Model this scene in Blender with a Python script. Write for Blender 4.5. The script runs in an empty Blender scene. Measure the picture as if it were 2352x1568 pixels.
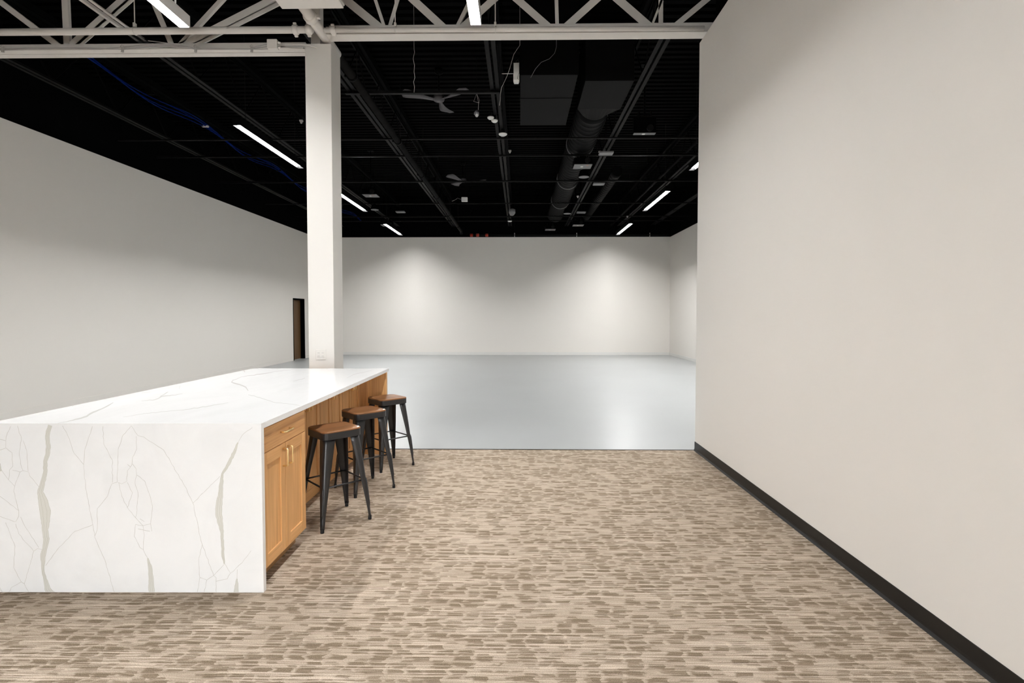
import bpy, bmesh, math, random
from mathutils import Vector, Matrix
random.seed(7)
C = bpy.context.scene.collection
# ------------------------------------------------------------------ camera, world, exposure
F, CX, CY, HC = 1210.0, 1176.0, 762.0, 1.55          # focal length (px of a 2352 px wide frame), principal point, eye height
PITCH, YAW = math.atan(40 / F), math.atan(18 / F)
cam_d = bpy.data.cameras.new('camera')
cam = bpy.data.objects.new('camera', cam_d); C.objects.link(cam)
cam.location = (0, 0, HC)
cam.rotation_euler = (math.radians(90) - PITCH, 0, YAW)
cam_d.sensor_width = 36; cam_d.lens = F / 2352 * 36
cam_d.shift_y = -(784 - CY) / 2352
cam_d.clip_start = 0.02
bpy.context.scene.camera = cam
RC = Matrix.Rotation(YAW, 3, 'Z') @ Matrix.Rotation(math.radians(90) - PITCH, 3, 'X')

w = bpy.data.worlds.new('world'); bpy.context.scene.world = w; w.use_nodes = True
w.node_tree.nodes['Background'].inputs[0].default_value = (0.95, 0.98, 1, 1)
w.node_tree.nodes['Background'].inputs[1].default_value = 7.5    # strong daylight for frontal fill through the added shop window behind the camera
vs = bpy.context.scene.view_settings
vs.view_transform = 'Standard'; vs.look = 'None'; vs.gamma = 1; vs.use_curve_mapping = False
vs.exposure = 1.27
LAMP_NEAR, LAMP_HALL = 78.0, 116.0                      # lamp lens radiance
LAMP_COL = (1, 1, 1, 1)

def P(px, py, X=None, Y=None, Z=None):
    """world point seen at photo pixel (px,py) on the plane X=, Y= or Z="""
    d = RC @ Vector(((px - CX) / F, -(py - CY) / F, -1))
    t = X / d.x if X is not None else Y / d.y if Y is not None else (Z - HC) / d.z
    return Vector((d.x * t, d.y * t, HC + d.z * t))

# ------------------------------------------------------------------ materials
def mat(name, col, rough=0.5, metal=0.0, spec=0.5, coat=0.0):
    m = bpy.data.materials.new(name); m.use_nodes = True
    b = m.node_tree.nodes['Principled BSDF']
    b.inputs['Base Color'].default_value = (*col, 1)
    b.inputs['Roughness'].default_value = rough
    b.inputs['Metallic'].default_value = metal
    b.inputs['Specular IOR Level'].default_value = spec
    b.inputs['Coat Weight'].default_value = coat
    return m
def nd(m, t, **k):
    n = m.node_tree.nodes.new(t)
    for a, v in k.items(): setattr(n, a, v)
    return n
def lk(m, a, b): m.node_tree.links.new(a, b)
def bsdf(m): return m.node_tree.nodes['Principled BSDF']
def coords(m, scale, rot=(0, 0, 0), loc=(0, 0, 0)):
    tc = nd(m, 'ShaderNodeTexCoord'); mp = nd(m, 'ShaderNodeMapping')
    mp.inputs['Scale'].default_value = scale; mp.inputs['Rotation'].default_value = rot; mp.inputs['Location'].default_value = loc
    lk(m, tc.outputs['Object'], mp.inputs['Vector']); return mp.outputs[0]
def noise(m, vec, scale, detail=3, rough=0.5, dist=0.0):
    n = nd(m, 'ShaderNodeTexNoise'); n.inputs['Scale'].default_value = scale
    n.inputs['Detail'].default_value = detail; n.inputs['Roughness'].default_value = rough; n.inputs['Distortion'].default_value = dist
    lk(m, vec, n.inputs['Vector']); return n.outputs[0]
def ramp(m, fac, stops):
    r = nd(m, 'ShaderNodeValToRGB'); e = r.color_ramp.elements
    while len(e) < len(stops): e.new(0.5)
    for i, (p, c) in enumerate(stops):
        e[i].position = p; e[i].color = (*c, 1) if len(c) == 3 else c
    lk(m, fac, r.inputs[0]); return r.outputs[0]
def mix(m, fac, a, b, mode='MIX'):
    x = nd(m, 'ShaderNodeMix', data_type='RGBA', blend_type=mode)
    for s, v in ((x.inputs[0], fac), (x.inputs[6], a), (x.inputs[7], b)):
        if isinstance(v, (int, float)): s.default_value = v
        elif isinstance(v, tuple): s.default_value = (*v, 1)
        else: lk(m, v, s)
    return x.outputs[2]
def math_(m, op, a, b=0.0):
    x = nd(m, 'ShaderNodeMath', operation=op)
    for s, v in ((x.inputs[0], a), (x.inputs[1], b)):
        if isinstance(v, (int, float)): s.default_value = v
        else: lk(m, v, s)
    return x.outputs[0]
def bump(m, h, strength, dist=0.01):
    b = nd(m, 'ShaderNodeBump'); b.inputs['Strength'].default_value = strength; b.inputs['Distance'].default_value = dist
    lk(m, h, b.inputs['Height']); lk(m, b.outputs[0], bsdf(m).inputs['Normal'])

def painted(name, col, rough=0.6, var=0.03, sc=3.0, b=0.04, spec=0.3):
    m = mat(name, col, rough, spec=spec)
    v = coords(m, (1, 1, 1)); n = noise(m, v, sc, 4)
    c0 = tuple(c * (1 - var) for c in col); c1 = tuple(min(1, c * (1 + var)) for c in col)
    lk(m, ramp(m, n, [(0.3, c0), (0.7, c1)]), bsdf(m).inputs['Base Color'])
    if b: bump(m, noise(m, v, 220, 2), b, 0.002)
    return m
M = {}
M['wall'] = painted('warm_grey_wall_paint', (0.80, 0.765, 0.715), 0.55, 0.008, 0.6, 0.05)
M['wall_brightened'] = painted('brightened_warm_grey_wall_paint', (0.86, 0.83, 0.785), 0.55, 0.008, 0.6, 0.05)  # wall paint lightened for the right partition, standing in for stronger light there
M['trimwhite'] = painted('white_trim_paint', (0.74, 0.73, 0.70), 0.4, 0.01)
M['column'] = painted('off_white_column_paint', (0.64, 0.62, 0.585), 0.5, 0.006, 1, 0.04)
M['steel_white'] = painted('white_painted_steel', (0.68, 0.65, 0.61), 0.5, 0.03, 6, 0.08)
M['lamp_white'] = painted('white_powder_coat', (0.8, 0.79, 0.77), 0.35, 0.01)
M['black'] = painted('black_ceiling_paint', (0.0015, 0.0015, 0.0016), 0.8, 0.2, 4, 0.05, 0.02)
M['deck'] = painted('black_roof_deck_paint', (0.0010, 0.0010, 0.0010), 0.6, 0.2, 2, 0.0, 0.015)
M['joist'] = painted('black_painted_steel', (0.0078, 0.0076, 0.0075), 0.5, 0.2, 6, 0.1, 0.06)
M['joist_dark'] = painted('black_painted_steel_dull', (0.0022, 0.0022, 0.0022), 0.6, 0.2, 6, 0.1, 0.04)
M['duct'] = painted('black_painted_duct', (0.0034, 0.0034, 0.0035), 0.6, 0.08, 2, 0.05, 0.06)
M['base_black'] = painted('black_rubber_base', (0.0095, 0.0088, 0.008), 0.4, 0.1, 4, 0.02, 0.4)
M['grey_metal'] = painted('grey_metal', (0.16, 0.16, 0.165), 0.45, 0.05)
M['blade'] = painted('grey_fan_blade', (0.075, 0.07, 0.075), 0.45, 0.05)
M['white_plastic'] = painted('white_plastic', (0.72, 0.72, 0.70), 0.35, 0.01, 3, 0)
M['wire'] = painted('pale_wire', (0.42, 0.40, 0.38), 0.4, 0.1, 3, 0)
M['blue'] = painted('blue_cable_jacket', (0.0, 0.010, 0.10), 0.6, 0.2, 9, 0, 0.03)
M['red'] = painted('red_enamel', (0.35, 0.03, 0.012), 0.4, 0.1)
M['orange'] = painted('orange_sticker', (0.6, 0.16, 0.04), 0.5, 0.05)
M['brass'] = mat('brushed_brass', (0.98, 0.80, 0.43), 0.32, 1.0)
M['chrome'] = mat('galvanised_steel', (0.6, 0.6, 0.6), 0.3, 1.0)
m = M['glass'] = mat('clear_glass', (1, 1, 1), 0.02)
tr_ = nd(m, 'ShaderNodeBsdfTransparent'); gl_ = nd(m, 'ShaderNodeBsdfGlossy'); gl_.inputs['Roughness'].default_value = 0.02; ms_ = nd(m, 'ShaderNodeMixShader'); ms_.inputs[0].default_value = 0.06
lk(m, tr_.outputs[0], ms_.inputs[1]); lk(m, gl_.outputs[0], ms_.inputs[2]); lk(m, ms_.outputs[0], m.node_tree.nodes['Material Output'].inputs[0])
M['paving'] = painted('grey_paving', (0.3, 0.3, 0.29), 0.8, 0.05)
M['slot'] = mat('dark_slot', (0.02, 0.02, 0.02), 0.6)
M['rubber'] = mat('black_rubber', (0.008, 0.008, 0.009), 0.6, spec=0.3)
# stool metal: satin black powder coat
m = M['stool'] = mat('satin_black_powder_coat', (0.012, 0.0125, 0.014), 0.36, spec=0.65)
bump(m, noise(m, coords(m, (1, 1, 1)), 400, 2), 0.05, 0.001)
# quartz
m = M['quartz'] = mat('white_quartz', (0.86, 0.86, 0.855), 0.14, spec=0.5)
n = noise(m, coords(m, (1, 0.35, 1), (0, 0, 0.6)), 3, 5, 0.6, 0.8)
lk(m, ramp(m, n, [(0.35, (0.83, 0.83, 0.825)), (0.6, (0.87, 0.87, 0.865))]), bsdf(m).inputs['Base Color'])
M['vein_fill'] = mat('quartz_vein_fill', (0.68, 0.67, 0.62), 0.14)
M['vein_edge'] = mat('quartz_vein_edge', (0.50, 0.485, 0.41), 0.14)
M['vein_line'] = mat('quartz_hairline', (0.60, 0.58, 0.545), 0.14)
M['vein_top'] = mat('quartz_top_vein', (0.66, 0.645, 0.61), 0.14)
# wood
def wood(name, axis, tint=1.0, dark=False):
    m = mat(name, (0.5, 0.3, 0.12), 0.45, spec=0.25)
    s = [14.0, 14.0, 14.0]; s[axis] = 0.9
    n1 = noise(m, coords(m, tuple(s)), 1.0, 4, 0.6, 0.6)
    s2 = [110.0, 110.0, 110.0]; s2[axis] = 2.2
    n2 = noise(m, coords(m, tuple(s2)), 1.0, 3, 0.6, 0.2)
    s3 = [5.5, 5.5, 5.5]; s3[axis] = 0.25
    n3 = noise(m, coords(m, tuple(s3), loc=(3, 1, 2)), 1.0, 1, 0.4, 0.0)
    if dark: a, b, c, d = (0.20, 0.082, 0.030), (0.30, 0.128, 0.048), (0.36, 0.16, 0.062), (0.23, 0.10, 0.036)
    else: a, b, c, d = (0.36, 0.17, 0.058), (0.54, 0.29, 0.115), (0.66, 0.38, 0.165), (0.46, 0.235, 0.085)
    a, b, c, d = [tuple(x * tint for x in q) for q in (a, b, c, d)]
    c1 = ramp(m, n1, [(0.28, a), (0.42, b), (0.55, c), (0.72, b), (0.86, d)])
    c2 = mix(m, 0.5, c1, ramp(m, n3, [(0.36, tuple(x * .75 for x in a)), (0.46, c), (0.56, b), (0.66, a)]))
    c3 = mix(m, 0.28, c2, ramp(m, n2, [(0.35, a), (0.6, c)]), 'MIX')
    lk(m, c3, bsdf(m).inputs['Base Color'])
    bump(m, n2, 0.06, 0.002)
    return m
M['wood_v'] = wood('alder_wood_upright_grain', 2, 1.22)
M['wood_h'] = wood('alder_wood_level_grain', 1, 1.22)
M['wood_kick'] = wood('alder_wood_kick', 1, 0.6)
M['seat'] = wood('brown_stained_seat_wood', 0, 0.72, True)
M['doorwood'] = wood('dark_walnut_door', 2, 0.22)
# carpet
m = M['carpet'] = mat('patterned_beige_carpet', (0.5, 0.42, 0.33), 0.95, spec=0.08)
def fl(a): return math_(m, 'FLOOR', a)
def fr(a): return math_(m, 'FRACT', a)
def add(a, b_): return math_(m, 'ADD', a, b_)
def mul(a, b_): return math_(m, 'MULTIPLY', a, b_)
def sep(v):
    n = nd(m, 'ShaderNodeSeparateXYZ'); lk(m, v, n.inputs[0]); return n.outputs
def comb(x, y, z=0.0):
    n = nd(m, 'ShaderNodeCombineXYZ')
    for s_, v in zip(n.inputs, (x, y, z)):
        if isinstance(v, float): s_.default_value = v
        else: lk(m, v, s_)
    return n.outputs[0]
def wn(v):
    n = nd(m, 'ShaderNodeTexWhiteNoise', noise_dimensions='3D'); lk(m, v, n.inputs['Vector']); return n.outputs['Value']
raw = coords(m, (1, 1, 1)); o_ = sep(raw)
wx = noise(m, coords(m, (6, 25, 1)), 1.0, 2, 0.6); wy = noise(m, coords(m, (5, 2, 1), loc=(4, 4, 0)), 1.0, 2, 0.6)
X1 = add(o_[0], mul(math_(m, 'SUBTRACT', wx, 0.5), 0.10)); Y1 = add(o_[1], mul(math_(m, 'SUBTRACT', wy, 0.5), 0.035))
fib = noise(m, raw, 260, 3, 0.85); fz = math_(m, 'SUBTRACT', fib, 0.5)
def blocks(rows, cols, seed, thr, gx, gy):
    yy = add(mul(Y1, rows), seed); row = fl(yy); xo = add(mul(wn(comb(fl(mul(row, 0.34)), seed)), 37.0), mul(wn(comb(row, seed)), 0.22))
    xx = add(mul(X1, cols), xo); cell = wn(comb(row, fl(xx), seed))
    big = noise(m, coords(m, (1.1, 1.6, 1), loc=(seed, 3, 0)), 1.0, 2, 0.5)
    on = math_(m, 'GREATER_THAN', add(cell, mul(math_(m, 'SUBTRACT', big, 0.5), 0.7)), thr)
    ex = math_(m, 'GREATER_THAN', add(fr(xx), mul(fz, 0.8)), gx); ey = math_(m, 'GREATER_THAN', add(fr(yy), mul(fz, 1.3)), gy)
    return mul(on, mul(ex, ey))
pA = blocks(23.0, 10.5, 1.3, 0.48, 0.24, 0.30); pB = blocks(46.0, 15.0, 7.7, 0.56, 0.24, 0.28)
pm = math_(m, 'MAXIMUM', pA, mul(pB, 0.75))
l1 = noise(m, coords(m, (1.6, 95.0, 1), loc=(5, 2, 0)), 1.0, 3, 0.7); l2 = noise(m, coords(m, (3.5, 260.0, 1), loc=(2, 7, 0)), 1.0, 3, 0.7)
lm = ramp(m, l1, [(0.55, (0, 0, 0)), (0.60, (1, 1, 1))])
light = ramp(m, l2, [(0.38, (0.34, 0.27, 0.205)), (0.5, (0.52, 0.43, 0.345)), (0.60, (0.74, 0.64, 0.54))])
dk = ramp(m, add(mul(l2, 0.5), mul(fib, 0.5)), [(0.38, (0.16, 0.118, 0.080)), (0.62, (0.33, 0.258, 0.185))])
col = mix(m, mul(pm, 0.88), light, dk)
col = mix(m, mul(lm, 0.8), col, (0.86, 0.755, 0.65))
sp = ramp(m, fib, [(0.40, (0.42, 0.40, 0.38)), (0.56, (1, 1, 1))])
col = mix(m, 0.75, col, sp, 'MULTIPLY')
col = mix(m, 1.0, col, (1.0, 0.97, 0.93), 'MULTIPLY')
lk(m, col, bsdf(m).inputs['Base Color'])
bump(m, add(fib, mul(l1, 0.6)), 0.5, 0.006)
# hall floor
m = M['epoxy'] = mat('pale_grey_epoxy', (0.42, 0.435, 0.435), 0.33, spec=0.4)
n = noise(m, coords(m, (1, 1, 1)), 0.7, 3)
lk(m, ramp(m, n, [(0.3, (0.412, 0.425, 0.425)), (0.7, (0.43, 0.444, 0.444))]), bsdf(m).inputs['Base Color'])
def emis(name, s):
    m = mat(name, (1, 1, 1)); b = bsdf(m)
    b.inputs['Emission Color'].default_value = LAMP_COL; b.inputs['Emission Strength'].default_value = s
    return m
M['lens_near'] = emis('lit_lamp_lens', LAMP_NEAR)
M['lens_hall'] = emis('lit_hall_lamp_lens', LAMP_HALL)

# ------------------------------------------------------------------ mesh helpers
class MB:
    def __init__(s): s.bm = bmesh.new(); s.mats = []
    def mi(s, m):
        if m not in s.mats: s.mats.append(m)
        return s.mats.index(m)
    def box(s, x0, x1, y0, y1, z0, z1, m, bev=0.0, seg=2):
        i = s.mi(m); v = [s.bm.verts.new((x, y, z)) for x in (x0, x1) for y in (y0, y1) for z in (z0, z1)]
        fs = [s.bm.faces.new([v[k] for k in q]) for q in ((0, 1, 3, 2), (4, 6, 7, 5), (0, 4, 5, 1), (2, 3, 7, 6), (0, 2, 6, 4), (1, 5, 7, 3))]
        for f in fs: f.material_index = i
        if bev:
            es = {e for f in fs for e in f.edges}
            r = bmesh.ops.bevel(s.bm, geom=list(es), offset=bev, segments=seg, profile=0.5, affect='EDGES')
            for f in r['faces']: f.material_index = i
        return s
    def face(s, pts, m):
        f = s.bm.faces.new([s.bm.verts.new(p) for p in pts]); f.material_index = s.mi(m); return f
    def loft(s, rings, m, caps=True, smooth=False, closed=True):
        i = s.mi(m); vr = [[s.bm.verts.new(p) for p in r] for r in rings]; n = len(rings[0])
        for a, b in zip(vr, vr[1:]):
            for k in range(n if closed else n - 1):
                f = s.bm.faces.new((a[k], a[(k + 1) % n], b[(k + 1) % n], b[k])); f.material_index = i; f.smooth = smooth
        if caps and closed:
            for r in (list(reversed(vr[0])), vr[-1]):
                f = s.bm.faces.new(r); f.material_index = i
        return s
    def tube(s, pts, r, m, seg=12, caps=True, smooth=True):
        pts = [Vector(p) for p in pts]; rings = []; up = None
        rr = r if isinstance(r, (list, tuple)) else [r] * len(pts)
        for k, p in enumerate(pts):
            a = pts[max(0, k - 1)]; b = pts[min(len(pts) - 1, k + 1)]; t = (b - a).normalized()
            if up is None: up = t.orthogonal().normalized()
            up = (up - t * up.dot(t)); up = up.normalized() if up.length > 1e-6 else t.orthogonal().normalized()
            sd = t.cross(up)
            rings.append([p + (up * math.cos(q) + sd * math.sin(q)) * rr[k] for q in [2 * math.pi * j / seg for j in range(seg)]])
        return s.loft(rings, m, caps, smooth)
    def bar(s, p, q, prof, m, nrm=(0, 1, 0)):
        """extrude a 2D profile [(side, depth)] from p to q; depth runs along nrm"""
        p, q = Vector(p), Vector(q); u = (q - p).normalized(); n = Vector(nrm); n = (n - u * n.dot(u)).normalized(); sd = u.cross(n)
        return s.loft([[c + sd * a + n * b for a, b in prof] for c in (p, q)], m)
    def lathe(s, prof, m, c=(0, 0, 0), axis=(0, 0, 1), seg=24, smooth=True):
        ax = Vector(axis).normalized(); o = ax.orthogonal().normalized(); o2 = ax.cross(o); c = Vector(c)
        rings = [[c + ax * h + (o * math.cos(q) + o2 * math.sin(q)) * max(r, 1e-4) for q in [2 * math.pi * j / seg for j in range(seg)]] for r, h in prof]
        return s.loft(rings, m, True, smooth)
    def build(s, name, parent=None, loc=None, rz=0.0):
        bmesh.ops.recalc_face_normals(s.bm, faces=s.bm.faces[:])
        me = bpy.data.meshes.new(name); s.bm.to_mesh(me); s.bm.free()
        for m_ in s.mats: me.materials.append(M[m_] if isinstance(m_, str) else m_)
        o = bpy.data.objects.new(name, me); C.objects.link(o)
        if parent is not None: o.parent = parent
        if loc is not None: o.location = loc
        if rz: o.rotation_euler[2] = rz
        return o
def tag(o, label, cat, group=None, kind=None):
    o['label'] = label; o['category'] = cat
    if group: o['group'] = group
    if kind: o['kind'] = kind
    return o
def thing(name, loc, label, cat, group=None, rz=0.0):
    o = bpy.data.objects.new(name, None); C.objects.link(o); o.location = loc; o.rotation_euler = (0, 0, rz)
    o.empty_display_size = 0.1
    return tag(o, label, cat, group)
def dup(root, loc, label, rz=None):
    r = root.copy(); C.objects.link(r); r.location = loc; r['label'] = label
    if rz is not None: r.rotation_euler[2] = rz
    for ch in list(root.children):
        c = ch.copy(); C.objects.link(c); c.parent = r
        for g in list(ch.children):
            d = g.copy(); C.objects.link(d); d.parent = c
    return r
def Lprof(a, b, t=0.006):         # angle section: face a wide, lip b deep
    return [(-a / 2, 0), (a / 2, 0), (a / 2, t), (-a / 2 + t, t), (-a / 2 + t, b), (-a / 2, b)]

# ------------------------------------------------------------------ setting
XL, XR, XFR, YB, YF, YC, ZD, ZP, ZW = -7.6, 2.0, 5.72, 20.2, -7.0, 6.0, 5.78, 4.50, 4.57
b = MB(); b.box(XL, XFR, YF, YC, -0.1, 0, 'carpet')
tag(b.build('floor'), 'beige and brown patterned carpet in the front area', 'floor', kind='structure')
b = MB(); b.box(XL - .22, XFR, YC, YB, -.1, -0.004, 'epoxy')
tag(b.build('floor.001'), 'glossy pale grey floor of the hall beyond the carpet', 'floor', kind='structure')
b = MB(); b.box(XL, XR + .15, YC - .004, YC + .012, -.004, .004, 'rubber')
tag(b.build('trim_1'), 'thin dark strip where carpet meets grey floor', 'trim', kind='structure')
# corrugated roof deck
b = MB(); y = YF; per = 0.17; prof = []
while y < YB:
    prof += [(y, ZD), (y + .085, ZD), (y + .10, ZD + .045), (y + .155, ZD + .045)]; y += per
pts = [p for p in prof if p[0] <= YB]
i = b.mi('deck')
va_ = [b.bm.verts.new((XL - .1, p[0], p[1])) for p in pts]; vb_ = [b.bm.verts.new((XFR + .1, p[0], p[1])) for p in pts]
vt = [b.bm.verts.new((x, yy, ZD + .1)) for x, yy in ((XL - .1, pts[0][0]), (XFR + .1, pts[0][0]), (XFR + .1, pts[-1][0]), (XL - .1, pts[-1][0]))]
for k in range(len(pts) - 1): b.bm.faces.new((va_[k], vb_[k], vb_[k + 1], va_[k + 1]))
b.bm.faces.new(vt)
tag(b.build('ceiling'), 'black ribbed metal roof deck over the whole space', 'ceiling', kind='structure')

def two_tone(name, x0, x1, y0, y1, label):
    b = MB(); b.box(x0, x1, y0, y1, -.1, ZP, 'wall'); b.box(x0, x1, y0, y1, ZP, ZD + .1, 'black')
    return tag(b.build(name), label, 'wall', kind='structure')
# left wall with a door opening
DY0, DY1, DH = 17.55, 18.50, 2.10; ZPL = 4.43
b = MB()
b.box(XL - .22, XL, YF, DY0, -.1, ZPL, 'wall'); b.box(XL - .22, XL, DY1, YB, -.1, ZPL, 'wall')
b.box(XL - .22, XL, DY0, DY1, DH, ZPL, 'wall'); b.box(XL - .22, XL, YF, YB, ZPL, ZD + .1, 'black')
tag(b.build('wall_left'), 'long warm grey left wall, black above', 'wall', kind='structure')
two_tone('wall_back', XL - .2, XFR + .2, YB, YB + .2, 'warm grey back wall of the hall')
two_tone('wall_far_right', XFR, XFR + .2, YF, YB, 'warm grey right side wall of the hall')
WX0, WX1, WZ0, WZ1 = -2.8, 1.8, .1, 3.0
b = MB()
for q in ((XL - .2, WX0, -.1, ZP), (WX1, XFR + .2, -.1, ZP), (WX0, WX1, -.1, WZ0), (WX0, WX1, WZ1, ZP)): b.box(q[0], q[1], YF - .2, YF, q[2], q[3], 'wall')
b.box(XL - .2, XFR + .2, YF - .2, YF, ZP, ZD + .1, 'black')
tag(b.build('wall_front'), 'wall behind the camera with an added shop window', 'wall', kind='structure')
wd = thing('added_window_1', ((WX0 + WX1) / 2, YF - .1, 0), 'wide shop window added behind the camera for frontal light', 'window'); wd['kind'] = 'structure'  # unseen window, added to throw frontal light on the island and column
hw = (WX1 - WX0) / 2; b = MB()
for k in range(6):
    xx = -hw + .03 + (2 * hw - .06) * k / 5; b.box(xx - .03, xx + .03, -.06, .06, WZ0, WZ1, 'black')
b.box(-hw, hw, -.06, .06, WZ0, WZ0 + .06, 'black'); b.box(-hw, hw, -.06, .06, WZ1 - .06, WZ1, 'black'); b.box(-hw, hw, -.05, .05, 2.15, 2.2, 'black'); b.build('added_window_frame', wd)
b = MB(); b.box(-hw + .03, hw - .03, -.004, .004, WZ0 + .05, WZ1 - .05, 'glass'); b.build('added_window_pane', wd)
b = MB(); b.box(XL - 4, XFR + 4, YF - 9, YF - .2, -.12, -.02, 'paving'); tag(b.build('floor.002'), 'grey paving outside the added shop window', 'paving', kind='structure')
b = MB(); b.box(XR, XR + .16, YF, YC, -.1, ZW, 'wall_brightened', 0.002, 1)
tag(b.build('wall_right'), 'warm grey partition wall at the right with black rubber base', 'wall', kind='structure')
b = MB(); b.box(XR + .16, XFR, YC - .2, YC - .04, -.1, ZP, 'wall'); b.box(XR + .16, XFR, YC - .2, YC - .04, ZP, ZD + .1, 'black')
tag(b.build('wall_hall_front'), 'wall of the hall hidden behind the right partition', 'wall', kind='structure')
# baseboards
b = MB()
prf = [(0, 0), (-.016, 0), (-.013, .004), (-.006, .016), (-.004, .03), (-.004, .100), (0, .102)]
b.loft([[(XR + x, yy, z) for x, z in prf] for yy in (YF, YC + .004)], 'base_black')
tag(b.build('baseboard_right'), 'black rubber cove base along the right wall', 'baseboard', kind='structure')
def hb(name, *bx, m_='trimwhite'): 
    b = MB()
    for q in bx: b.box(*q, -.004, .105, m_, 0.003, 1)
    return tag(b.build(name), 'low pale baseboard along hall ' + name.split('_', 1)[1] + ' wall', 'baseboard', kind='structure')
hb('baseboard_left', (XL, XL + .012, YF, DY0 - .05), (XL, XL + .012, DY1 + .05, YB), m_='wall')
hb('baseboard_back', (XL, XFR, YB - .014, YB)); hb('baseboard_far_right', (XFR - .012, XFR, YC, YB))
# door in the left wall
d = thing('door_1', (XL, (DY0 + DY1) / 2, 0), 'dark wood door in a black frame set in the left wall', 'door'); d['kind'] = 'structure'
h = (DY1 - DY0) / 2
b = MB(); b.box(-.22, .006, -h, -h + .045, 0, DH, 'black'); b.box(-.22, .006, h - .05, h, 0, DH, 'black'); b.box(-.22, .006, -h + .045, h - .05, DH - .05, DH, 'black')
b.box(-.215, -.21, -h + .04, h - .04, 0, DH - .04, 'black'); b.build('door_frame', d)
b = MB(); b.box(-.175, -.13, -h + .047, h - .052, .008, DH - .052, 'doorwood', .002, 1); lf = b.build('door_leaf', d)
b = MB(); b.lathe([(.026, 0), (.026, .008), (.01, .012), (.01, .045), (.02, .05), (.022, .062), (.01, .072)], 'brass', (-.13, -h + .12, 1.0), (1, 0, 0), 16); b.build('door_knob', lf)

# ------------------------------------------------------------------ column
CXL, CXR, CYN, CYF = -2.43, -2.135, 6.02, 6.33
col_o = thing('column', ((CXL + CXR) / 2, (CYN + CYF) / 2, 0), 'square off-white column standing behind the island', 'column')
hx, hy = (CXR - CXL) / 2, (CYF - CYN) / 2
b = MB(); b.box(-hx, hx, -hy, hy, -.004, ZW + .035, 'column', .004, 2); b.build('casing', col_o)
b = MB(); b.box(-hx + .03, -hx + .14, -.06, .05, ZW + .035, ZD - .06, 'steel_white', .006, 2); b.box(-hx, -hx + .18, -.1, .08, ZD - .08, ZD - .06, 'steel_white'); b.box(-hx, -hx + .17, -.1, .09, ZW + .035, ZW + .05, 'steel_white'); b.build('steel_post', col_o)
ob = thing('wall_outlet', (P(737, 812, Y=CYN).x, CYN, 1.09), 'white double outlet plate low on the front of the column', 'outlet')
b = MB(); b.box(-.058, .058, -.006, 0, -.06, .06, 'column', .003, 2); b.build('cover_plate', ob)
for sx in (-.024, .024):
    b = MB(); b.box(sx - .017, sx + .017, -.009, -.006, -.034, .034, 'column', .001, 1)
    for sz in (-.018, .018):
        for q in (-.006, .006): b.box(sx + q - .0012, sx + q + .0012, -.0094, -.009, sz - .004, sz + .005, 'slot')
    b.build('receptacle', ob)

# ------------------------------------------------------------------ island (its axis stands a little off the room's)
IR = math.atan(14 / F); RI = Matrix.Rotation(IR, 3, 'Z'); RIi = RI.inverted()
def iw(x, y, z=0): return RI @ Vector((x, y, z))
IX0, IX1, IY0, IY1, IZ, ST = -2.915, -1.395, 2.885, 5.865, 0.948, 0.032
org = Vector(((IX0 + IX1) / 2, (IY0 + IY1) / 2, 0))
wt = thing('island_worktop', RI @ org, 'white veined quartz worktop with waterfall end on the island', 'countertop', rz=IR)
def isl(px, py, plane):         # photo pixel on a slab face -> worktop-local point
    d_ = RC @ Vector(((px - CX) / F, -(py - CY) / F, -1)); d_ = RIi @ d_
    if plane == 'front': t = (IY0 - .0004) / d_.y
    else: t = (IZ + .0004 - HC) / d_.z
    return Vector((d_.x * t, d_.y * t, HC + d_.z * t)) - org
rs = random.Random(3)
def refine(path, jit, step=9.0):
    out = []
    for a, c in zip(path, path[1:]):
        L = math.hypot(c[0] - a[0], c[1] - a[1]); n_ = max(1, int(L / step))
        for k in range(n_):
            t = k / n_; j = jit if k else 0
            out.append([a[i_] + (c[i_] - a[i_]) * t + (rs.uniform(-j, j) if i_ < 2 else 0) for i_ in range(len(a))])
    out.append(list(path[-1])); return out
def ribbon(b, path, plane, m, off=0.0, lim=None):
    L, R = [], []
    for k, p in enumerate(path):
        a = path[max(0, k - 1)]; c = path[min(len(path) - 1, k + 1)]
        dx, dy = c[0] - a[0], c[1] - a[1]; l = math.hypot(dx, dy) or 1; nx, ny = -dy / l, dx / l
        w_ = p[2] / 2
        q = []
        for sgn in (1, -1):
            v = isl(p[0] + nx * (w_ * sgn), p[1] + ny * w_ * sgn, plane)
            if plane == 'front': v.x = min(max(v.x, IX0 - org.x + .003), IX1 - org.x - .003); v.z = min(max(v.z, .002), IZ - .003); v.y -= off
            else: v.y = min(max(v.y, IY0 - org.y + .003), IY1 - org.y - .003); v.x = min(max(v.x, IX0 - org.x + .003), IX1 - org.x - .003); v.z += off
            q.append(v)
        L.append(q[0]); R.append(q[1])
    i_ = b.mi(m); vl = [b.bm.verts.new(v) for v in L]; vr = [b.bm.verts.new(v) for v in R]
    for k in range(len(L) - 1):
        f = b.bm.faces.new((vl[k], vl[k + 1], vr[k + 1], vr[k])); f.material_index = i_
S5 = 1 / 3.485
def c5(l): return [(q[0] * S5, 950 + q[1] * S5) + tuple(x * S5 for x in q[2:]) for q in l]
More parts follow.
